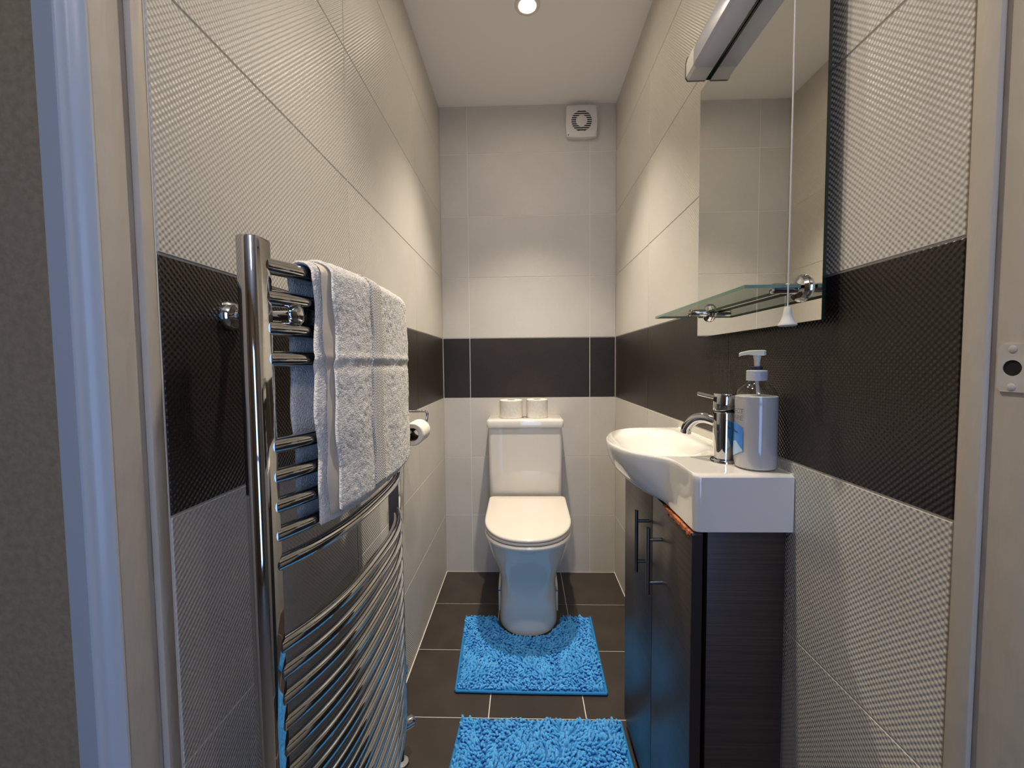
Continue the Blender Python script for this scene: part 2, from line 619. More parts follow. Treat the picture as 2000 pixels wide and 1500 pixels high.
rad = thing('towel_radiator', 'tall curved chrome ladder towel radiator on the left wall', 'radiator', (RX, (RY0 + RY1) / 2, 0))
UPR = [(-0.014, 0.015), (-0.014, -0.010), (-0.012, -0.0145), (-0.006, -0.0165), (0.003, -0.0168), (0.0080, -0.0152),
       (0.0115, -0.0118), (0.0136, -0.0065), (0.014, -0.003), (0.014, 0.015)]
for yy, sg in ((RY0, 1), (RY1, -1)):
    sec = [(a, b * sg) for a, b in UPR]
    rings = [[Vector((RX + a * q, yy + b * q, z)) for a, b in sec]
             for z, q in ((RBOT, 0.93), (RBOT + 0.002, 1), (RTOP - 0.002, 1), (RTOP, 0.94))]
    MB().loft(rings).build('upright', 'chrome', rad, 35)
RZ = [1.242, 1.200, 1.159, 1.118, 1.000, 0.958, 0.917, 0.877, 0.836] + [0.719 - 0.0375 * i for i in range(15)]
for z in RZ:
    pts = [(rail_x(RY0 + 0.012 + (RY1 - RY0 - 0.024) * i / 40), RY0 + 0.012 + (RY1 - RY0 - 0.024) * i / 40, z) for i in range(41)]
    MB().tube(pts, 0.0110, 16).build('rail', 'chrome', rad, 40)
for yy in (0.581, 1.035):
    for zz in (1.180, 0.3065):
        b = MB().lathe([(0.021, 0), (0.021, 0.006), (0.017, 0.012), (0.009, 0.014), (0.009, 0.02)], (XL + 0.0002, yy, zz), 'X', 28)
        b.tube([(XL + 0.01, yy, zz), (rail_x(yy) + 0.001, yy, zz)], 0.0068, 16)
        br = b.build('wall_bracket', 'chrome', rad, 40)
        xk = rail_x(yy) - 0.001
        MB().lathe([(0, 0.016), (0.009, 0.0155), (0.0130, 0.013), (0.0148, 0.007), (0.0148, 0.001), (0.009, -0.002), (0, -0.002)],
                   (xk, yy, zz), 'X', 28).build('clamp_knob', 'chrome', br, 40)
# valve and tail below the far upright
vx, vy = RX, RY1
v = MB().tube([(vx, vy, RBOT + 0.001), (vx, vy, 0.118)], 0.009, 16)
v.lathe([(0.013, 0.118), (0.0145, 0.115), (0.0145, 0.092), (0.012, 0.088), (0.009, 0.070)], (vx, vy, 0), 'Z', 20)
v.lathe([(0.011, -0.010), (0.0135, 0.004), (0.0150, 0.010), (0.0150, 0.036), (0.011, 0.040)], (vx, vy, 0.103), (0.75, 0.66, 0.0), 18)
vv = v.build('valve', 'chrome', rad, 40)
MB().tube([(vx, vy, 0.072), (vx, vy, 0.003)], 0.0075, 14).build('pipe', 'brass', vv, 40)
MB().lathe([(0.0085, 0.0005), (0.018, 0.0005), (0.019, 0.004), (0.013, 0.008), (0.0085, 0.009)], (vx, vy, 0), 'Z', 22).build('pipe_collar', 'white_plastic', vv, 40)
v = MB().tube([(vx, RY0, RBOT + 0.001), (vx, RY0, 0.118)], 0.009, 16)
v.lathe([(0.013, 0.118), (0.0145, 0.115), (0.0145, 0.092), (0.012, 0.088), (0.009, 0.070)], (vx, RY0, 0), 'Z', 20)
vv = v.build('valve', 'chrome', rad, 40)
MB().tube([(vx, RY0, 0.072), (vx, RY0, 0.003)], 0.0075, 14).build('pipe', 'brass', vv, 40)

# ------------------------------------------------------------------ towel over the top rail
tw = thing('towel', 'white terry hand towel folded over the top of the chrome radiator', 'towel', (-0.31, 0.8, 0.88))
ZT = RZ[0]


def towel_path(s, y, r, zf, zb):
    """s in 0..1 from the back hem over the rail to the front hem; returns point and outward normal"""
    xc = rail_x(y)
    lb, lt, lf = ZT - zb, math.pi * r, ZT - zf
    L = lb + lt + lf
    d = s * L
    if d < lb:
        return Vector((xc - min(r, 0.024), y, zb + d)), Vector((-1, 0, 0))
    if d < lb + lt:
        a = math.pi - (d - lb) / r
        rv = 0.0155 + (r - 0.018) * 0.52
        rx = r if math.cos(a) > 0 else min(r, 0.024)
        return Vector((xc + rx * math.cos(a), y, ZT + rv * math.sin(a))), Vector((math.cos(a), 0, math.sin(a)))
    return Vector((xc + r, y, ZT - (d - lb - lt))), Vector((1, 0, 0))


def wav(y, z, k):
    return (0.0011 * math.sin(y * 31 + k + z * 3.0) + 0.0006 * math.sin(y * 75 + 2 * k + z * 7)) * sstep(1.22, 1.02, z)


def fold(z):
    return 0.0018 * math.exp(-((z - 1.121) / 0.006) ** 2) - 0.0014 * math.exp(-((z - 1.107) / 0.008) ** 2)


def towel_layer(y0, y1, r, th, zf, zb, ny, ns, seed, amp=0.0012, edge=0.008):
    outer, inner = {}, {}
    mb = MB()
    vs = []

    def disp(p, sc_):
        return noise.noise(Vector((p.x * sc_ + seed, p.y * sc_, p.z * sc_)))
    L = (ZT - zb) + math.pi * r + (ZT - zf)
    for i in range(ns + 1):
        s = i / ns
        for j in range(ny + 1):
            u = j / ny
            yt = y1 - (0.055 * sstep(0.95, 1.27, towel_path(s, y0, r, zf, zb)[0].z) if y1 > 0.9 else 0)
            yy = y0 + (yt - y0) * u
            p, n = towel_path(s, yy, r, zf, zb)
            front = 1.0 if n.x > -0.2 else 0.0
            yw = 0.0035 * math.sin(p.z * 26 + seed) + 0.0022 * math.sin(p.z * 61 + seed * 2)
            e = min(u * (y1 - y0), (1 - u) * (y1 - y0), s * L, (1 - s) * L)
            q = math.sqrt(max(0, 1 - (1 - min(e / edge, 1)) ** 2))
            p = p + Vector((0, yw, 0)) + n * ((wav(yy, p.z, seed) + fold(p.z)) * front)
            d = amp * 0.9 * disp(p, 300) + amp * 0.4 * disp(p, 70)
            vs.append((p + n * (th / 2 * q + d * q), p - n * (th / 2 * q)))
    W = ny + 1
    n0 = W * (ns + 1)
    V = [a for a, b in vs] + [b for a, b in vs]
    Fc = []
    for i in range(ns):
        for j in range(ny):
            a = i * W + j
            Fc.append((a, a + 1, a + W + 1, a + W))
            Fc.append((n0 + a, n0 + a + W, n0 + a + W + 1, n0 + a + 1))
    rim = [j for j in range(ny)] + [i * W + ny for i in range(ns)] + [ns * W + j for j in range(ny, 0, -1)] + [i * W for i in range(ns, 0, -1)]
    for a, b in zip(rim, rim[1:] + rim[:1]):
        Fc.append((a, n0 + a, n0 + b, b))
    return mb.add(V, Fc)


towel_layer(0.616, 1.026, 0.0300, 0.0062, 0.884, 0.865, 130, 230, 3.1, 0.0018, 0.006).build('front_layer', 'terry', tw, 180)
towel_layer(0.593, 1.022, 0.0180, 0.0068, 0.870, 0.860, 100, 190, 8.4, 0.0018, 0.008).build('inner_layer', 'terry', tw, 180)
towel_layer(0.604, 0.70, 0.0240, 0.0024, 0.882, 0.90, 14, 150, 5.2, 0.0002, 0.002).build('hem', 'hem', tw, 60)
# woven band let into the front layer
V, Fc = [], []
nb_, ns_ = 10, 130
for i in range(ns_ + 1):
    sv = 0.475 + 0.515 * i / ns_
    for j in range(nb_ + 1):
        yy = 0.722 + 0.046 * j / nb_
        p, n = towel_path(sv, yy, 0.0300, 0.884, 0.865)
        p = p + Vector((0, 0.0035 * math.sin(p.z * 26 + 3.1) + 0.0022 * math.sin(p.z * 61 + 6.2), 0))
        V.append(p + n * (0.0031 + 0.0022 + wav(yy, p.z, 3.1) + fold(p.z)))
for i in range(ns_):
    for j in range(nb_):
        a = i * (nb_ + 1) + j
        Fc.append((a, a + 1, a + nb_ + 2, a + nb_ + 1))
wo = MB().add(V, Fc).build('woven_band', 'woven', tw, 180)
sm = wo.modifiers.new('thick', 'SOLIDIFY'); sm.thickness = 0.0022; sm.offset = -1

# ------------------------------------------------------------------ toilet
TX = 0.012
to = thing('toilet', 'white close coupled toilet with closed lid against the end wall', 'toilet', (TX, 1.85, 0))


def dring(hw, yf, yb, z, fl=None, n=40, ex=2.2, rb=0.02, tilt=None):
    """D-shaped ring: straight back, straight flanks, rounded nose"""
    fl = fl if fl is not None else hw * 1.15
    pts = []
    ym = yf + fl
    for i in range(n + 1):                      # nose from right flank to left flank
        t = math.pi * i / n
        c, s = math.cos(t), math.sin(t)
        pts.append((hw * math.copysign(abs(c) ** (2 / ex), c), ym - fl * abs(s) ** (2 / ex)))
    for a in range(5):
        t = math.pi / 2 * a / 4
        pts.append((-hw + rb * (1 - math.cos(t)), yb - rb + rb * math.sin(t)))
    for a in range(5):
        t = math.pi / 2 * a / 4
        pts.append((hw - rb * (1 - math.sin(t)), yb - rb + rb * math.cos(t)))
    out = []
    for x, y in pts:
        zz = z if tilt is None else z + tilt * (y - 1.5)
        out.append(Vector((TX + x, y, zz)))
    return out


pan = MB().loft([
    dring(0.118, 1.628, 2.10, 0.000), dring(0.124, 1.620, 2.10, 0.004), dring(0.124, 1.619, 2.10, 0.03),
    dring(0.120, 1.620, 2.10, 0.09), dring(0.117, 1.619, 2.10, 0.15), dring(0.117, 1.613, 2.11, 0.19), dring(0.121, 1.602, 2.115, 0.22),
    dring(0.131, 1.585, 2.12, 0.255), dring(0.146, 1.560, 2.12, 0.30), dring(0.160, 1.534, 2.12, 0.345),
    dring(0.170, 1.514, 2.12, 0.385), dring(0.1765, 1.503, 2.12, 0.404), dring(0.1795, 1.498, 2.12, 0.411), dring(0.1795, 1.498, 2.12, 0.419),
    dring(0.176, 1.502, 2.117, 0.424)])
pan.build('pan', 'ceramic', to, 50)
TL = 0.06
st = MB().loft([dring(0.172, 1.508, 1.93, 0.427, tilt=TL * 0.5), dring(0.1775, 1.502, 1.935, 0.4285, tilt=TL * 0.5),
                dring(0.1775, 1.502, 1.935, 0.4355, tilt=TL * 0.8), dring(0.174, 1.506, 1.93, 0.437, tilt=TL * 0.8)])
st.build('seat', 'seat', to, 35)
ld = MB().loft([dring(0.173, 1.508, 1.932, 0.4385, tilt=TL), dring(0.1785, 1.502, 1.937, 0.4405, tilt=TL),
                dring(0.1795, 1.501, 1.938, 0.4450, tilt=TL), dring(0.1780, 1.503, 1.937, 0.4495, tilt=TL), dring(0.172, 1.510, 1.932, 0.4515, tilt=TL),
                dring(0.10, 1.60, 1.88, 0.4535, tilt=TL)])
ld.build('lid', 'seat', to, 60)
for sx in (-0.075, 0.075):
    MB().tube([(TX + sx - 0.02, 1.928, 0.455), (TX + sx + 0.02, 1.928, 0.455)], 0.010, 14).tube(
        [(TX + sx, 1.928, 0.455), (TX + sx, 1.928, 0.4243)], 0.008, 12).build('hinge', 'chrome', to, 40)


def rrect(x0, x1, y0, y1, z, r, n=6):
    pts = []
    for cx, cy, a0 in ((x1 - r, y1 - r, 0), (x0 + r, y1 - r, 90), (x0 + r, y0 + r, 180), (x1 - r, y0 + r, 270)):
        for i in range(n + 1):
            t = R(a0 + 90 * i / n)
            pts.append(Vector((cx + r * math.cos(t), cy + r * math.sin(t), z)))
    return pts


CXC = 0.004
MB().loft([rrect(CXC - 0.168, CXC + 0.168, 1.965, 2.132, 0.4245, 0.02), rrect(CXC - 0.1715, CXC + 0.1715, 1.956, 2.134, 0.44, 0.02),
           rrect(CXC - 0.175, CXC + 0.175, 1.953, 2.136, 0.60, 0.018),
           rrect(CXC - 0.1765, CXC + 0.1765, 1.951, 2.136, 0.800, 0.018)]).build('cistern', 'ceramic', to, 50)
MB().loft([rrect(CXC - 0.178, CXC + 0.178, 1.949, 2.136, 0.8010, 0.016), rrect(CXC - 0.1835, CXC + 0.1835, 1.943, 2.139, 0.8035, 0.018),
           rrect(CXC - 0.1845, CXC + 0.1845, 1.942, 2.139, 0.810, 0.018), rrect(CXC - 0.1845, CXC + 0.1845, 1.942, 2.139, 0.831, 0.018),
           rrect(CXC - 0.181, CXC + 0.181, 1.946, 2.138, 0.8395, 0.018), rrect(CXC - 0.174, CXC + 0.174, 1.954, 2.134, 0.842, 0.018)]
          ).build('cistern_lid', 'ceramic', to, 50)
MB().lathe([(0.022, 0), (0.022, 0.003), (0.019, 0.0055), (0.0, 0.0062)], (CXC, 2.020, 0.8422), 'Z', 28).build('flush_button', 'chrome', to, 40)
for sx in (-1, 1):
    x = TX + sx * 0.1285
    pts = [(1.80, 0.0), (1.97, 0.0), (1.97, 0.12), (1.90, 0.125), (1.83, 0.115), (1.805, 0.10)]
    rA = [Vector((x - 0.0045, a, b)) for a, b in pts]
    rB = [Vector((x + 0.0045, a, b)) for a, b in pts]
    lg = MB().loft([rA, rB]).build('fixing_lug', 'ceramic', to, 30)
    MB().lathe([(0.006, 0.006), (0.006, 0.0), (0.0045, -0.003), (0, -0.0035)], (x, 1.800, 0.094), 'Y', 14).tube(
        [(x - 0.006 * sx, 1.797, 0.097), (x - 0.002 * sx, 1.797, 0.113)], [0.0022, 0.0008], 8).build('bolt', 'chrome', lg, 40)


# ------------------------------------------------------------------ toilet rolls
def toilet_roll(name, c, axis, ro, ri, ln, label, group=None):
    """c: centre of the roll's base end; standing on end or lying along y"""
    o = thing(name, label, 'toilet roll', c, group)
    prof = [(ri, 0), (ro - 0.003, 0), (ro, 0.003), (ro, ln - 0.003), (ro - 0.003, ln), (ri, ln), (ri, 0)]
    m = MB()
    vs = []
    m.lathe(prof, c, axis, 44)
    m.f = m.f[:-2] if False else [f for f in m.f if len(f) == 4]
    m.build('paper', 'paper', o, 40)
    t = MB().lathe([(ri - 0.0002, 0.001), (ri - 0.0002, ln - 0.001), (ri - 0.0014, ln - 0.001), (ri - 0.0014, 0.001), (ri - 0.0002, 0.001)], c, axis, 36)
    t.f = [f for f in t.f if len(f) == 4]
    t.build('core', 'card', o, 40)
    return o


CT = 0.8422
toilet_roll('toilet_roll', (-0.064, 2.022, CT), 'Z', 0.0565, 0.021, 0.088, 'wider white toilet roll standing on end on the cistern lid',
            'spare rolls on the cistern')
toilet_roll('toilet_roll', (0.064, 2.026, CT), 'Z', 0.0520, 0.021, 0.090, 'narrower white toilet roll standing on end on the cistern lid',
            'spare rolls on the cistern')
# holder on the left wall and its roll
hx, hz = -0.356, 0.897
hol = thing('toilet_roll_holder', 'chrome toilet roll holder on the left wall beside the radiator', 'roll holder', (XL, 1.42, hz))
MB().lathe([(0.024, 0.0003), (0.024, 0.006), (0.018, 0.011), (0.009, 0.013)], (XL, 1.425, 0.944), 'X', 28).build('wall_plate', 'chrome', hol, 40)
arm = crom([(XL + 0.010, 1.425, 0.944), (-0.385, 1.425, 0.944), (-0.345, 1.424, 0.943), (-0.3375, 1.422, 0.930), (-0.344, 1.420, 0.905), (hx, 1.412, hz), (hx, 1.390, hz), (hx, 1.270, hz)], 8)
MB().tube(arm, 0.0048, 12).build('arm', 'chrome', hol, 40)
cvr = []
for i in range(13):
    t = R(20 + 95 * i / 12)
    cvr.append((hx + 0.041 * math.cos(t), hz + 0.041 * math.sin(t)))
toilet_roll('toilet_roll', (hx, 1.290, hz - 0.0116), 'Y', 0.0365, 0.0215, 0.098, 'part used white toilet roll hanging on the chrome wall holder')

# ------------------------------------------------------------------ blue chenille mats


def mat_pile(inside, x0, x1, y0, y1, step, zb):
    """thousands of short bent yarn fingers"""
    pts = []
    ny, nx = int((y1 - y0) / step), int((x1 - x0) / step)
    for i in range(nx + 1):
        for j in range(ny + 1):
            x = x0 + (i + 0.5 * (j % 2)) * step + rng.uniform(-0.45, 0.45) * step
            y = y0 + j * step + rng.uniform(-0.45, 0.45) * step
            if inside(x, y):
                pts.append((x, y))
    pts = np.array(pts)
    n = len(pts)
    # lean direction drifts over the mat, so fingers lie in tousled patches
    ang = np.array([noise.noise(Vector((px * 9, py * 9, 3.3))) * 5.5 + noise.noise(Vector((px * 30, py * 30, 1.3))) * 2.5 for px, py in pts]) - 1.5
    ang = ang + rng.normal(0, 0.55, n)
    lean = rng.uniform(0.5, 1.15, n)
    ln = rng.uniform(0.010, 0.0165, n)
    rad_ = rng.uniform(0.0031, 0.0041, n)
    S, K = 5, 6
    V = np.zeros((n, S, K, 3))
    base = np.column_stack([pts, np.full(n, zb)])
    d2 = np.column_stack([np.cos(ang), np.sin(ang)])
    pos = base.copy()
    prof = [0.9, 1.0, 1.05, 1.0, 0.62]
    for s in range(S):
        t = s / (S - 1)
        th = lean * (0.35 + 0.9 * t)
        dirv = np.column_stack([d2[:, 0] * np.sin(th), d2[:, 1] * np.sin(th), np.cos(th)])
        if s > 0:
            pos = pos + dirv * (ln / (S - 1))[:, None]
        side = np.column_stack([-d2[:, 1], d2[:, 0], np.zeros(n)])
        upv = np.cross(dirv, side)
        for q in range(K):
            a = 2 * math.pi * q / K
            V[:, s, q, :] = pos + (side * math.cos(a) + upv * math.sin(a)) * (rad_ * prof[s])[:, None]
    V[:, :, :, 2] = np.maximum(V[:, :, :, 2], zb)
    idx = np.arange(n * S * K).reshape(n, S, K)
    F4 = []
    for s in range(S - 1):
        for q in range(K):
            q2 = (q + 1) % K
            F4.append(np.stack([idx[:, s, q], idx[:, s, q2], idx[:, s + 1, q2], idx[:, s + 1, q]], 1))
    F4 = np.concatenate(F4)
    caps = idx[:, S - 1, :]
    return V.reshape(-1, 3), F4, caps


def make_mat(name, label, outline, inside, box, step, loc, bind):
    o = thing(name, label, 'bath mat', loc)
    n = len(outline)
    b = MB().loft([[Vector((x, y, 0.0006)) for x, y in outline], [Vector((x, y, 0.006)) for x, y in outline]])
    b.build('backing', 'mat_base', o)
    V, F4, caps = mat_pile(inside, *box, step, 0.0058)
    V = V - np.array(loc)
    me = bpy.data.meshes.new('pile')
    nv, nf, nc, K = len(V), len(F4), len(caps), caps.shape[1]
    me.vertices.add(nv); me.vertices.foreach_set('co', V.ravel())
    loops = np.concatenate([F4.ravel(), caps.ravel()])
    me.loops.add(len(loops)); me.loops.foreach_set('vertex_index', loops.astype(np.int32))
    me.polygons.add(nf + nc)
    starts = np.concatenate([np.arange(nf) * 4, nf * 4 + np.arange(nc) * K])
    me.polygons.foreach_set('loop_start', starts.astype(np.int32))
    me.update(calc_edges=True)
    me.polygons.foreach_set('use_smooth', [True] * (nf + nc))
    me.update()
    po = link('pile', me, 'chenille', o)
    po['kind'] = 'stuff'
    for seg in bind:
        MB().tube([(x, y, 0.0062) for x, y in seg], 0.0048, 8).build('binding', 'binding', o, 40)
    return o


ped = [(p.x, p.y) for p in dring(0.136, 1.606, 2.1, 0)]


def in_ped(x, y, m=0.0):
    dx = abs(x - TX)
    hw, yf = 0.134 + m, 1.606 - m
    fl_ = hw * 1.15
    if y > yf + fl_:
        return dx < hw
    if y < yf:
        return False
    return (dx / hw) ** 2.2 + ((yf + fl_ - y) / fl_) ** 2.2 < 1


def lerp_edges(y, y0, y1, a, b):
    t = (y - y0) / (y1 - y0)
    return a + (b - a) * t


MY0, MY1 = 1.332, 1.742
mxl = lambda y: lerp_edges(y, MY0, MY1, -0.238, -0.258)
mxr = lambda y: lerp_edges(y, MY0, MY1, 0.268, 0.279)
nose = [p for p in ped[:41] if p[1] < MY1]
outl = [(mxl(MY0), MY0), (mxr(MY0), MY0 - 0.004), (mxr(MY1), MY1), (TX + 0.136, MY1)] + nose + [(TX - 0.136, MY1), (mxl(MY1), MY1)]
make_mat('pedestal_mat', 'blue shaggy chenille mat cut out to fit around the toilet foot', outl,
         lambda x, y: mxl(y) + 0.006 < x < mxr(y) - 0.006 and not in_ped(x, y, 0.004), (-0.26, 0.29, MY0 + 0.010, MY1 - 0.004), 0.0085,
         (TX, 1.33, 0), [[(mxl(MY0), MY0), (0.02, MY0 - 0.004), (mxr(MY0), MY0 - 0.004)], [(mxr(MY0), MY0 - 0.004), (mxr(MY1), MY1)],
                         [(mxl(MY1), MY1), (mxl(MY0), MY0)]])
NY0, NY1 = 0.80, 1.220
nxl = lambda y: lerp_edges(y, NY0, NY1, -0.222, -0.200)
nxr = lambda y: lerp_edges(y, NY0, NY1, 0.284, 0.288)
outl2 = [(nxl(NY0), NY0), (nxr(NY0), NY0), (nxr(NY1), NY1), (nxl(NY1), NY1)]
make_mat('bath_mat', 'blue shaggy chenille oblong mat on the floor beside the dark cabinet', outl2,
         lambda x, y: nxl(y) + 0.006 < x < nxr(y) - 0.007, (-0.23, 0.30, NY0 + 0.006, NY1 - 0.004), 0.0085, (0.04, 1.0, 0),
         [[(nxr(NY0), NY0), (nxr(NY1), NY1)], [(nxl(NY1), NY1), (nxl(NY0), NY0)], [(nxl(NY0), NY0), (nxr(NY0), NY0)]])

# ------------------------------------------------------------------ vanity cabinet
CX0, CY0, CY1, CTOP = 0.2985, 0.737, 1.215, 0.806
cab = thing('vanity_cabinet', 'dark wenge vanity cabinet under the white basin with chipped door top', 'cabinet', (0.39, 0.97, 0))
MB().box(CX0 + 0.030, 0.4665, CY0, CY0 + 0.016, 0.0, CTOP, 0.0006).build('side_panel', 'wood', cab, 30)
MB().box(CX0 + 0.030, 0.4665, CY1 - 0.016, CY1, 0.0, CTOP, 0.0006).build('side_panel', 'wood', cab, 30)
MB().box(CX0 + 0.032, 0.4665, CY0 + 0.016, CY1 - 0.016, 0.06, 0.076).box(CX0 + 0.045, CX0 + 0.060, CY0 + 0.016, CY1 - 0.016, 0, 0.06).box(
    0.458, 0.4665, CY0 + 0.016, CY1 - 0.016, 0.076, CTOP).box(CX0 + 0.032, CX0 + 0.05, CY0 + 0.016, CY1 - 0.016, CTOP - 0.06, CTOP - 0.002).build('carcass', 'wood', cab)
SPL = 0.958
for (a, b, hy_, z1, near) in ((CY0 - 0.004, SPL - 0.0015, 0.890, CTOP - 0.004, True), (SPL + 0.0015, CY1, 0.984, CTOP - 0.004, False)):
    d = MB().box(CX0, CX0 + 0.020, a, b, 0.035, z1, 0.0009).build('door', 'wood_door', cab, 30)
    d['label'] = 'glossy dark wood cabinet door'
    if near:
        MB().box(CX0 + 0.0006, CX0 + 0.0194, a - 0.0009, a, 0.037, z1 - 0.004).build('edging', 'wood_edge', d)
    hzt, hzb = (0.748, 0.600) if near else (0.753, 0.602)
    hb = MB().tube([(CX0 - 0.030, hy_, hzb), (CX0 - 0.030, hy_, hzt)], 0.0048, 14)
    for zz in (hzt - 0.026, hzb + 0.026):
        hb.tube([(CX0 - 0.030, hy_, zz), (CX0 + 0.0002, hy_, zz)], 0.0038, 12)
    hb.build('handle', 'steel', d, 40)
    if near:
        # swollen, broken chipboard along the top edge
        V, Fc = [], []
        n = 46
        for i in range(n + 1):
            u = i / n
            y = a + 0.001 + u * 0.150
            wdt = (0.010 + 0.010 * noise.noise(Vector((u * 16, 2.0, 0))) + 0.006 * noise.noise(Vector((u * 40, 5, 0)))) * sstep(1.0, 0.75, u) * (0.55 + 0.45 * sstep(0.0, 0.1, u))
            wdt = max(wdt, 0.0015)
            bulge = 0.0022 + 0.0022 * noise.noise(Vector((u * 30, 9.0, 1)))
            V += [(CX0 + 0.0004, y, z1 - 0.0012 - wdt), (CX0 - bulge, y, z1 - 0.002 - wdt * 0.5), (CX0 - bulge * 0.6, y, z1 - 0.0002), (CX0 + 0.008, y, z1 + 0.0008)]
        for i in range(n):
            for j in range(3):
                q = i * 4 + j
                Fc.append((q, q + 1, q + 5, q + 4))
        ch = MB().add(V, Fc).build('chipped_edge', 'chip', d)
        ch['label'] = 'broken orange brown chipboard edge'

# ------------------------------------------------------------------ wash basin
BZ0, BZ1 = 0.8075, 0.910
ctrl = [(0.300, 0.752), (0.3015, 0.79), (0.3000, 0.828), (0.292, 0.858), (0.268, 0.884), (0.241, 0.915), (0.221, 0.963), (0.211, 1.035), (0.222, 1.115),
        (0.250, 1.188), (0.288, 1.236), (0.335, 1.259), (0.390, 1.266)]
front = [(p.x, p.y) for p in crom([(a, b, 0) for a, b in ctrl], 7)]
rc = 0.012
corner = [(0.300 + rc - rc * math.sin(R(t)), 0.7245 + rc - rc * math.cos(R(t))) for t in (0, 20, 40, 60, 80, 90)]
nearedge = [(0.4715 - (0.4715 - 0.312) * i / 10, 0.7245) for i in range(10)]
far = [(0.41, 1.2665), (0.44, 1.2665), (0.4715, 1.2665)]
wallside = [(0.4715, 1.2665 - (1.2665 - 0.7245) * i / 24) for i in range(1, 24)]
BOUT = nearedge + corner + [(0.300, 0.738)] + front + far + wallside
BC = (0.352, 1.045)


def basin_z(x, y):
    q = (abs((x - 0.333) / 0.112) ** 2.5 + abs((y - 1.066) / 0.182) ** 2.5) ** (1 / 2.5)
    # bowl narrows where the front edge swings in towards the tap deck
    q2 = ((0.905 - y) + (0.30 - x) * 0.7) / 0.11
    q = max(q, 0.62 + q2) if q2 > 0 else q
    return BZ1 - 0.082 * sstep(1.0, 0.42, q) - 0.0035 * sstep(1.12, 0.95, q)


rings = []
NL = 12
for i in range(NL + 1):
    h = i / NL
    g = (1 - (1 - h) ** 2.1) ** (1 / 2.1)
    zz = BZ0 + (BZ1 - 0.005 - BZ0) * h
    rings.append([Vector((min(x, 0.4715) if x > 0.301 else 0.301 + (x - 0.301) * g, y if y < 1.22 else 1.22 + (y - 1.22) * g, zz)) for x, y in BOUT])
for ins, zz in ((0.0012, BZ1 - 0.002), (0.0035, BZ1 - 0.0004)):
    rings.append([Vector((x + (BC[0] - x) * ins / 0.15, y + (BC[1] - y) * ins / 0.15, zz)) for x, y in BOUT])
for i in range(1, 46):
    s = (1 - 0.0035 / 0.15) * (1 - i / 45.6)
    rings.append([Vector((BC[0] + (x - BC[0]) * s, BC[1] + (y - BC[1]) * s, basin_z(BC[0] + (x - BC[0]) * s, BC[1] + (y - BC[1]) * s))) for x, y in BOUT])
bas = thing('wash_basin', 'small white ceramic basin with curved bowl on the dark cabinet', 'basin', (0.39, 0.98, BZ0))
MB().loft(rings).build('bowl', 'ceramic', bas, 40)
zd = basin_z(0.335, 1.06)
MB().lathe([(0.021, 0.0003), (0.021, 0.002), (0.017, 0.0035), (0.0, 0.0045)], (0.335, 1.06, zd), 'Z', 26).build('waste_plug', 'chrome', bas, 40)
V = []
sl = MB()
pts = [(0.4712, 0.728 + i * 0.0268, BZ1 - 0.001 + 0.0008 * noise.noise(Vector((i * 2.2, 0, 0)))) for i in range(21)]
sl.tube(pts, [0.0016 + 0.0016 * abs(noise.noise(Vector((i * 1.7, 4, 0)))) for i in range(21)], 8)
sl.build('sealant', 'grout', bas, 60)

# ------------------------------------------------------------------ tap
tx, ty = 0.398, 0.826
DZ = BZ1 - 0.0005
tap = thing('mixer_tap', 'chrome single lever mixer tap on the basin deck', 'tap', (tx, ty, DZ))
MB().lathe([(0.0265, 0.0), (0.0265, 0.004), (0.0245, 0.0065), (0.0215, 0.007)], (tx, ty, DZ), 'Z', 36).build('base_ring', 'chrome', tap, 40)
MB().lathe([(0.0190, 0.006), (0.0195, 0.02), (0.0212, 0.075), (0.0214, 0.098), (0.0205, 0.100)], (tx, ty, DZ), 'Z', 40).build('body', 'chrome', tap, 40)
# cap, cut at a slant, with the dark joint beneath it
n = 40
r0 = [Vector((tx + 0.0200 * math.cos(2 * math.pi * i / n), ty + 0.0200 * math.sin(2 * math.pi * i / n), DZ + 0.096)) for i in range(n)]
r1 = [Vector((p.x, p.y, DZ + 0.1050 + 0.16 * (p.x - tx))) for p in r0]
MB().loft([r0, r1]).build('joint', 'black', tap, 40)
rr = []
for zz, q, sl_ in ((0.1055, 0.0206, 1), (0.1065, 0.0214, 1), (0.1345, 0.0214, 0), (0.1365, 0.0200, 0)):
    rr.append([Vector((tx + q * math.cos(2 * math.pi * i / n), ty + q * math.sin(2 * math.pi * i / n),
                       DZ + zz + sl_ * 0.16 * 0.0214 * math.cos(2 * math.pi * i / n))) for i in range(n)])
cap_ = MB().loft(rr).build('cap', 'chrome', tap, 40)
dx, dy = -0.66, 0.75
MB().tube([(tx + dx * 0.018, ty + dy * 0.018, DZ + 0.127), (tx + dx * 0.054, ty + dy * 0.054, DZ + 0.1335)], [0.0042, 0.0042], 14).build('lever', 'chrome', cap_, 40)
sp = crom([(tx + dx * 0.012, ty + dy * 0.012, DZ + 0.078), (tx + dx * 0.038, ty + dy * 0.038, DZ + 0.084), (tx + dx * 0.060, ty + dy * 0.060, DZ + 0.079),
           (tx + dx * 0.076, ty + dy * 0.076, DZ + 0.062), (tx + dx * 0.080, ty + dy * 0.080, DZ + 0.048)], 7)
MB().tube(sp, 0.0108, 20).build('spout', 'chrome', tap, 40)

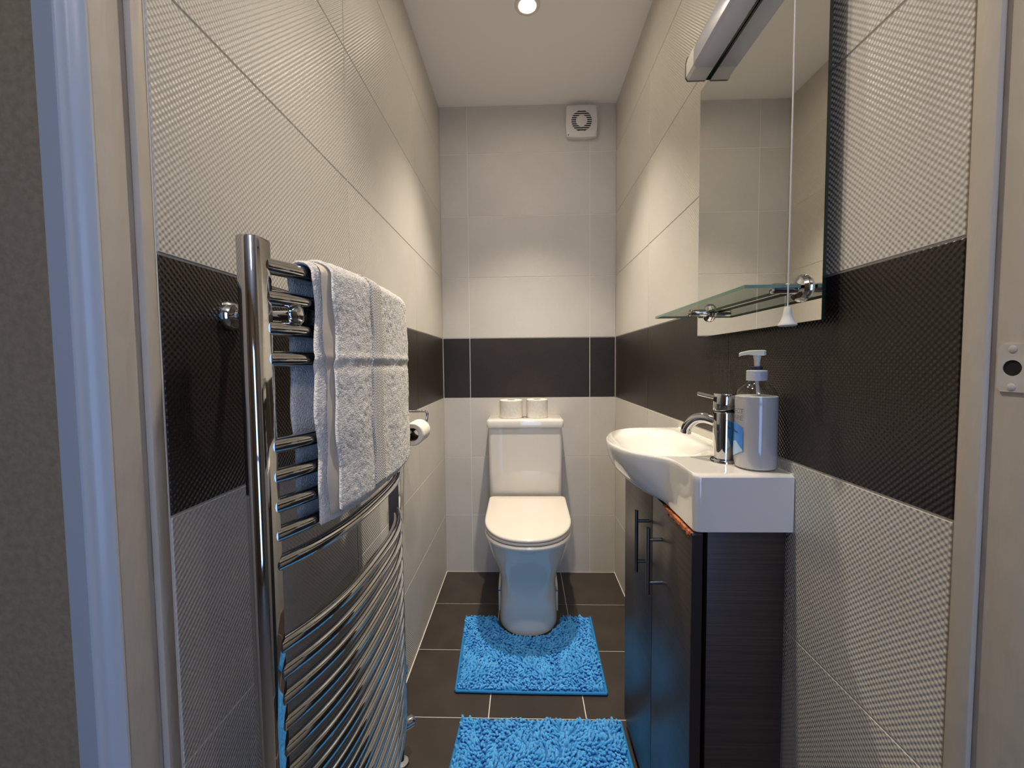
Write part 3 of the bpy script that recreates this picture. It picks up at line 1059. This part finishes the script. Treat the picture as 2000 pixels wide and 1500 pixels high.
# ------------------------------------------------------------------ soap bottle
sx, sy, sz = 0.4315, 0.776, DZ
soap = thing('soap_bottle', 'clear pump bottle of milky hand soap with blue print beside the tap', 'soap bottle', (sx, sy, sz))
ro = 0.0362
prof = [(0.030, 0.0), (ro - 0.001, 0.003), (ro, 0.008), (ro, 0.128), (ro - 0.001, 0.137), (ro - 0.005, 0.147), (ro - 0.012, 0.154), (0.016, 0.159), (0.0145, 0.163), (0.0145, 0.170)]
MB().lathe(prof, (sx, sy, sz), 'Z', 48).build('bottle', 'clear_plastic', soap, 40)
MB().lathe([(0.029, 0.0015), (ro - 0.0022, 0.004), (ro - 0.0012, 0.010), (ro - 0.0012, 0.1345), (ro - 0.0022, 0.1355), (0, 0.1355)], (sx, sy, sz), 'Z', 48).build('soap', 'soap', soap, 40)
ribs = [(0.0155, 0.1635)] + [(0.0172 if i % 2 else 0.0176, 0.164 + 0.017 * i / 10) for i in range(11)] + [(0.0165, 0.1825), (0.010, 0.183)]
MB().lathe(ribs, (sx, sy, sz), 'Z', 40).build('collar', 'collar', soap, 40)
MB().lathe([(0.0095, 0.183), (0.0095, 0.1885), (0.007, 0.190)], (sx, sy, sz), 'Z', 28).build('neck', 'print_dark', soap, 40)
pm = MB().lathe([(0.0045, 0.188), (0.0050, 0.200), (0.0072, 0.2105), (0.0080, 0.2125)], (sx, sy, sz), 'Z', 24)
pm2 = MB()
pm2.v, pm2.f = pm.v, pm.f
hd = []
for (u_, hw_, z0_, z1_) in ((-0.0135, 0.0045, 0.2105, 0.2185), (-0.010, 0.0078, 0.2095, 0.2195), (0.004, 0.0078, 0.2100, 0.2195), (0.014, 0.0055, 0.2115, 0.2192), (0.026, 0.0042, 0.2100, 0.2165), (0.0295, 0.0036, 0.2080, 0.2145)):
    ddx, ddy = -0.93, 0.37
    hd.append([Vector((sx + ddx * u_ + a * ddy * hw_, sy + ddy * u_ - a * ddx * hw_, sz + zz)) for a, zz in ((-1, z0_), (1, z0_), (1, z1_ - 0.001), (0.7, z1_), (-0.7, z1_), (-1, z1_ - 0.001))])
pm2.loft(hd)
pm2.build('pump_head', 'pump', soap, 40)
MB().tube([(sx, sy, sz + 0.165), (sx + 0.004, sy, sz + 0.132)], 0.003, 10).build('dip_tube', 'collar', soap, 40)

# print wrapped round the bottle; centre angle faces the basin bowl and room
A0 = R(166)


def wrap(u, z, lift=0.0004):
    t = A0 + u / ro
    return (sx + (ro + lift) * math.cos(t), sy + (ro + lift) * math.sin(t), sz + z)


def wrap_poly(name, poly, mat, lift=0.0004, n=18):
    """poly outline (u, z); cut into strips so that it follows the curve"""
    us = [p[0] for p in poly]
    u0, u1 = min(us), max(us)
    m = MB()
    for i in range(n):
        a, b = u0 + (u1 - u0) * i / n, u0 + (u1 - u0) * (i + 1) / n
        cs = []
        for u in (a, b):
            zs = []
            uu = min(max(u, u0 + 1e-6), u1 - 1e-6)
            for (p, q) in zip(poly, poly[1:] + poly[:1]):
                if (p[0] - uu) * (q[0] - uu) < 0:
                    zs.append(p[1] + (q[1] - p[1]) * (uu - p[0]) / (q[0] - p[0]))
            cs.append((min(zs), max(zs)) if zs else (0.05, 0.05))
        m.add([wrap(a, cs[0][0], lift), wrap(b, cs[1][0], lift), wrap(b, cs[1][1], lift), wrap(a, cs[0][1], lift)], [(0, 1, 2, 3)])
    return m.build(name, mat, soap)


def wrap_text(name, body, size, u, z, mat, lift=0.0006):
    cu = bpy.data.curves.new(name, 'FONT')
    cu.body = body
    cu.size = size
    cu.align_x = 'CENTER'
    cu.resolution_u = 3
    to_ = bpy.data.objects.new(name, cu)
    COL.objects.link(to_)
    dg = bpy.context.evaluated_depsgraph_get()
    me = bpy.data.meshes.new_from_object(to_.evaluated_get(dg))
    bpy.data.objects.remove(to_, do_unlink=True)
    bm = bmesh.new(); bm.from_mesh(me)
    bmesh.ops.triangulate(bm, faces=bm.faces)
    for v_ in bm.verts:
        p = wrap(u + v_.co.x, z + v_.co.y, lift)
        v_.co = Vector((p[0] - sx, p[1] - sy, p[2] - sz))
    bm.to_mesh(me); bm.free()
    me.materials.clear()
    return link(name, me, mat, soap)


wrap_poly('printed_panel', [(-0.026, 0.078), (0.0, 0.089), (0.026, 0.078), (0.026, 0.034), (0.0, 0.020), (-0.026, 0.034)], 'print_blue')
wrap_poly('printed_stripe', [(-0.012, 0.047), (0.010, 0.052), (0.0255, 0.038), (0.0255, 0.0345), (0.0, 0.0212), (-0.020, 0.032)], 'print_pale', 0.0006)
wrap_text('printed_text', 'PROTECT', 0.0125, 0.0, 0.104, 'print_grey')
wrap_text('printed_text', 'CARE', 0.0125, 0.010, 0.0915, 'print_grey')
wrap_poly('printed_mark', [(-0.016, 0.0685), (0.0, 0.0725), (0.016, 0.0685), (0.014, 0.0672), (0.0, 0.0700), (-0.014, 0.0672)], 'print_dark', 0.0008)

# ------------------------------------------------------------------ mirror
mir = thing('wall_mirror', 'tall frameless mirror hung above the basin on the right wall', 'mirror', (0.462, 0.87, 1.17))
MX, MYa, MYb, MZa, MZb = 0.4525, 0.643, 1.092, 1.171, 1.790
g = MB().box(MX, MX + 0.0045, MYa, MYb, MZa, MZb).build('glass_edge', 'mirror_edge', mir)
MB().add([(MX - 0.0002, MYa + 0.0006, MZa + 0.0006), (MX - 0.0002, MYb - 0.0006, MZa + 0.0006), (MX - 0.0002, MYb - 0.0006, MZb - 0.0006), (MX - 0.0002, MYa + 0.0006, MZb - 0.0006)],
         [(0, 3, 2, 1)]).build('silvered_face', 'mirror', mir, fix=False)
MB().box(MX + 0.0045, XR - 0.0003, MYa + 0.035, MYb - 0.035, MZa + 0.03, MZb - 0.03).build('backing_board', 'rubber', mir)

# ------------------------------------------------------------------ glass shelf on chrome clips
shf = thing('glass_shelf', 'clear glass shelf on two chrome clips in front of the mirror', 'shelf', (0.40, 0.88, 1.22))
sx0, sx1, sya, syb, sza = 0.352, 0.439, 0.672, 1.118, 1.2245
pane = MB()
pane.box(sx0, sx1, sya, syb, sza, sza + 0.0055)
po = pane.build('pane', 'glass', shf)
e = 0.0003
for (a0, a1, b0, b1) in ((sx0 - e, sx0, sya, syb), (sx1, sx1 + e, sya, syb), (sx0, sx1, sya - e, sya), (sx0, sx1, syb, syb + e)):
    MB().box(a0, a1, b0, b1, sza, sza + 0.0055).build('pane_edge', 'glass_edge', po)
for yy in (0.690, 1.022):
    zc_ = sza + 0.002
    b = MB().lathe([(0.021, -0.0004), (0.022, -0.003), (0.0195, -0.008), (0.012, -0.0105)], (MX, yy, zc_), 'X', 32)
    b.lathe([(0.0085, 0.0), (0.0085, 0.034), (0.0095, 0.036), (0.0095, 0.043)], (0.405, yy, zc_), 'X', 24)
    b.lathe([(0.0, -0.003), (0.006, -0.002), (0.0085, 0.0)], (0.405, yy, zc_), 'X', 24)
    b.build('clip', 'chrome', shf, 40)

# ------------------------------------------------------------------ mirror light
wl_ = thing('mirror_light', 'unlit strip light with frosted cover fixed above the mirror', 'wall light', (0.43, 0.85, 1.79))
LY0, LY1, LZ0, LZ1 = 0.64, 1.052, 1.792, 1.852


def light_sec(y, q=0.0):
    return [Vector((x + (0.425 - x) * q, y, z + (1.82 - z) * q)) for x, z in
            ((0.4465, LZ0), (0.4465, LZ1), (0.412, LZ1), (0.4045, LZ1 - 0.006), (0.4000, LZ1 - 0.020), (0.4000, LZ0 + 0.008), (0.405, LZ0))]


MB().loft([light_sec(LY0 + 0.045), light_sec(LY1 - 0.045)]).build('diffuser', 'diffuser', wl_, 25)
for a, b in ((LY1 - 0.045, LY1), (LY0, LY0 + 0.045)):
    MB().loft([light_sec(a), light_sec(b)]).build('end_block', 'white_plastic', wl_, 25)
for a, b in ((LY1, LY1 + 0.002), (LY0 - 0.002, LY0)):
    MB().loft([[p + Vector((-0.0015 if p.x < 0.446 else 0, 0, -0.0015 if p.z < 1.80 else 0.0015)) for p in light_sec(a)],
               [p + Vector((-0.0015 if p.x < 0.446 else 0, 0, -0.0015 if p.z < 1.80 else 0.0015)) for p in light_sec(b)]]).build('end_trim', 'steel', wl_, 25)
MB().box(0.4465, XR - 0.0003, LY0 + 0.002, LY1 - 0.002, 1.7915, LZ1 - 0.004).build('back_plate', 'mirror_edge', wl_)

# ------------------------------------------------------------------ pull cord
cd = thing('pull_cord', 'white pull cord with cone handle hanging from the mirror light', 'pull cord', (0.409, 0.655, 1.163))
cx_, cy_ = 0.4090, 0.655
MB().tube([(cx_, cy_, 1.7915), (cx_ + 0.0006, cy_ + 0.0005, 1.5), (cx_, cy_, 1.192)], 0.0011, 8).build('cord', 'white_plastic', cd, 60)
MB().lathe([(0, 0.0305), (0.004, 0.030), (0.0052, 0.027), (0.0062, 0.018), (0.0088, 0.009), (0.0128, 0.0035), (0.0132, 0.0015), (0.011, 0.0)], (cx_, cy_, 1.1625), 'Z', 28).build('cone_handle', 'white_plastic', cd, 40)

# ------------------------------------------------------------------ extractor fan
FX, FZ, FH = 0.2955, 2.303, 0.0755
fan = thing('extractor_fan', 'square white extractor fan with round slatted grille on end wall', 'extractor fan', (FX, D, FZ))


def fan_ring(h, y, bul, n=12):
    pts = []
    for sd in range(4):
        for i in range(n):
            u = -1 + 2 * i / n
            a, b = u * h, -(h + bul * (1 - u * u))
            ang = sd * math.pi / 2
            pts.append(Vector((FX + a * math.cos(ang) - b * math.sin(ang), y, FZ + a * math.sin(ang) + b * math.cos(ang))))
    return pts


MB().loft([fan_ring(FH - 0.004, D - 0.0003, 0.004), fan_ring(FH - 0.0035, D - 0.012, 0.004), fan_ring(FH - 0.0015, D - 0.022, 0.0045),
           fan_ring(FH - 0.003, D - 0.029, 0.0045), fan_ring(FH - 0.008, D - 0.0315, 0.004)]).build('cover', 'white_plastic', fan, 30)
gy = D - 0.0318
FRr, FRi = 0.0505, 0.0275
vg = MB()
n = 48
vg.add([(FX + FRr * math.cos(2 * math.pi * i / n), gy, FZ + FRr * math.sin(2 * math.pi * i / n)) for i in range(n)] +
       [(FX + FRi * math.cos(2 * math.pi * i / n), gy, FZ + FRi * math.sin(2 * math.pi * i / n)) for i in range(n)],
       [(i, (i + 1) % n, n + (i + 1) % n, n + i) for i in range(n)])
vg.build('grille_opening', 'black', fan)
for i in range(-5, 6):
    zz = i * 0.00985 + 0.0049 * 0
    hw_ = math.sqrt(max(FRr ** 2 - zz ** 2, 0)) + 0.001
    inn = math.sqrt(max(FRi ** 2 - zz ** 2, 0)) if abs(zz) < FRi else 0
    if abs(zz) > FRr:
        continue
    if inn == 0:
        MB().box(FX - hw_, FX + hw_, gy - 0.0016, gy + 0.0006, FZ + zz - 0.0018, FZ + zz + 0.0018).build('slat', 'white_plastic', fan)
    else:
        for sg in (-1, 1):
            a, b = sorted((FX + sg * (inn - 0.001), FX + sg * hw_))
            MB().box(a, b, gy - 0.0016, gy + 0.0006, FZ + zz - 0.0018, FZ + zz + 0.0018).build('slat', 'white_plastic', fan)
MB().lathe([(FRi, 0.0006), (FRi, -0.0012), (FRi - 0.002, -0.002), (0, -0.0022)], (FX, gy, FZ), 'Y', 40).build('hub_cap', 'white_plastic', fan, 40)
MB().box(FX - 0.068, FX - 0.063, gy - 0.0006, gy + 0.0004, FZ - 0.069, FZ - 0.064).build('indicator', 'rubber', fan)

# ------------------------------------------------------------------ ceiling downlight
for (lx, ly), watt, lab in zip(LAMPS_XY, (72.0, 31.0), ('lit round recessed ceiling spotlight above the toilet', 'lit round recessed ceiling spotlight between the basin and radiator')):
    dl = thing('downlight', lab, 'downlight', (lx, ly, H), 'ceiling spotlights')
    bz = MB().lathe([(0.047, -0.0002), (0.047, -0.003), (0.044, -0.0055), (0.034, -0.0058), (0.0275, -0.003), (0.0275, -0.0004), (0.047, -0.0002)], (lx, ly, H), 'Z', 48)
    bz.f = [f for f in bz.f if len(f) == 4]
    bz.build('bezel', 'white_plastic', dl, 30)
    MB().lathe([(0.0272, -0.0008), (0.0265, -0.0022), (0.0, -0.0024)], (lx, ly, H), 'Z', 40).build('lamp_lens', 'lamp', dl, 40)
    lamp('downlight_beam', 'SPOT', watt, WARM, (lx, ly, H - 0.012), (0, 0, 0), spot_size=R(84), spot_blend=1.0, shadow_soft_size=0.022)

# ------------------------------------------------------------------ fitting for the added fill lamp in the unseen hall (behind the camera)
hl = thing('hall_fill_lamp', 'round white fill lamp added in the unseen hall behind the doorway', 'ceiling lamp', (0.1, -0.55, 2.45))
MB().lathe([(0.06, 0), (0.06, -0.02), (0.02, -0.03), (0.02, -0.06)], (0.1, -0.55, 2.45), 'Z', 30).build('rose', 'white_plastic', hl, 40)
MB().lathe([(0.0, -0.115), (0.05, -0.110), (0.10, -0.092), (0.12, -0.070), (0.115, -0.062), (0.02, -0.0605)], (0.1, -0.55, 2.45), 'Z', 36).build('shade', 'hall_fill_lamp', hl, 40)
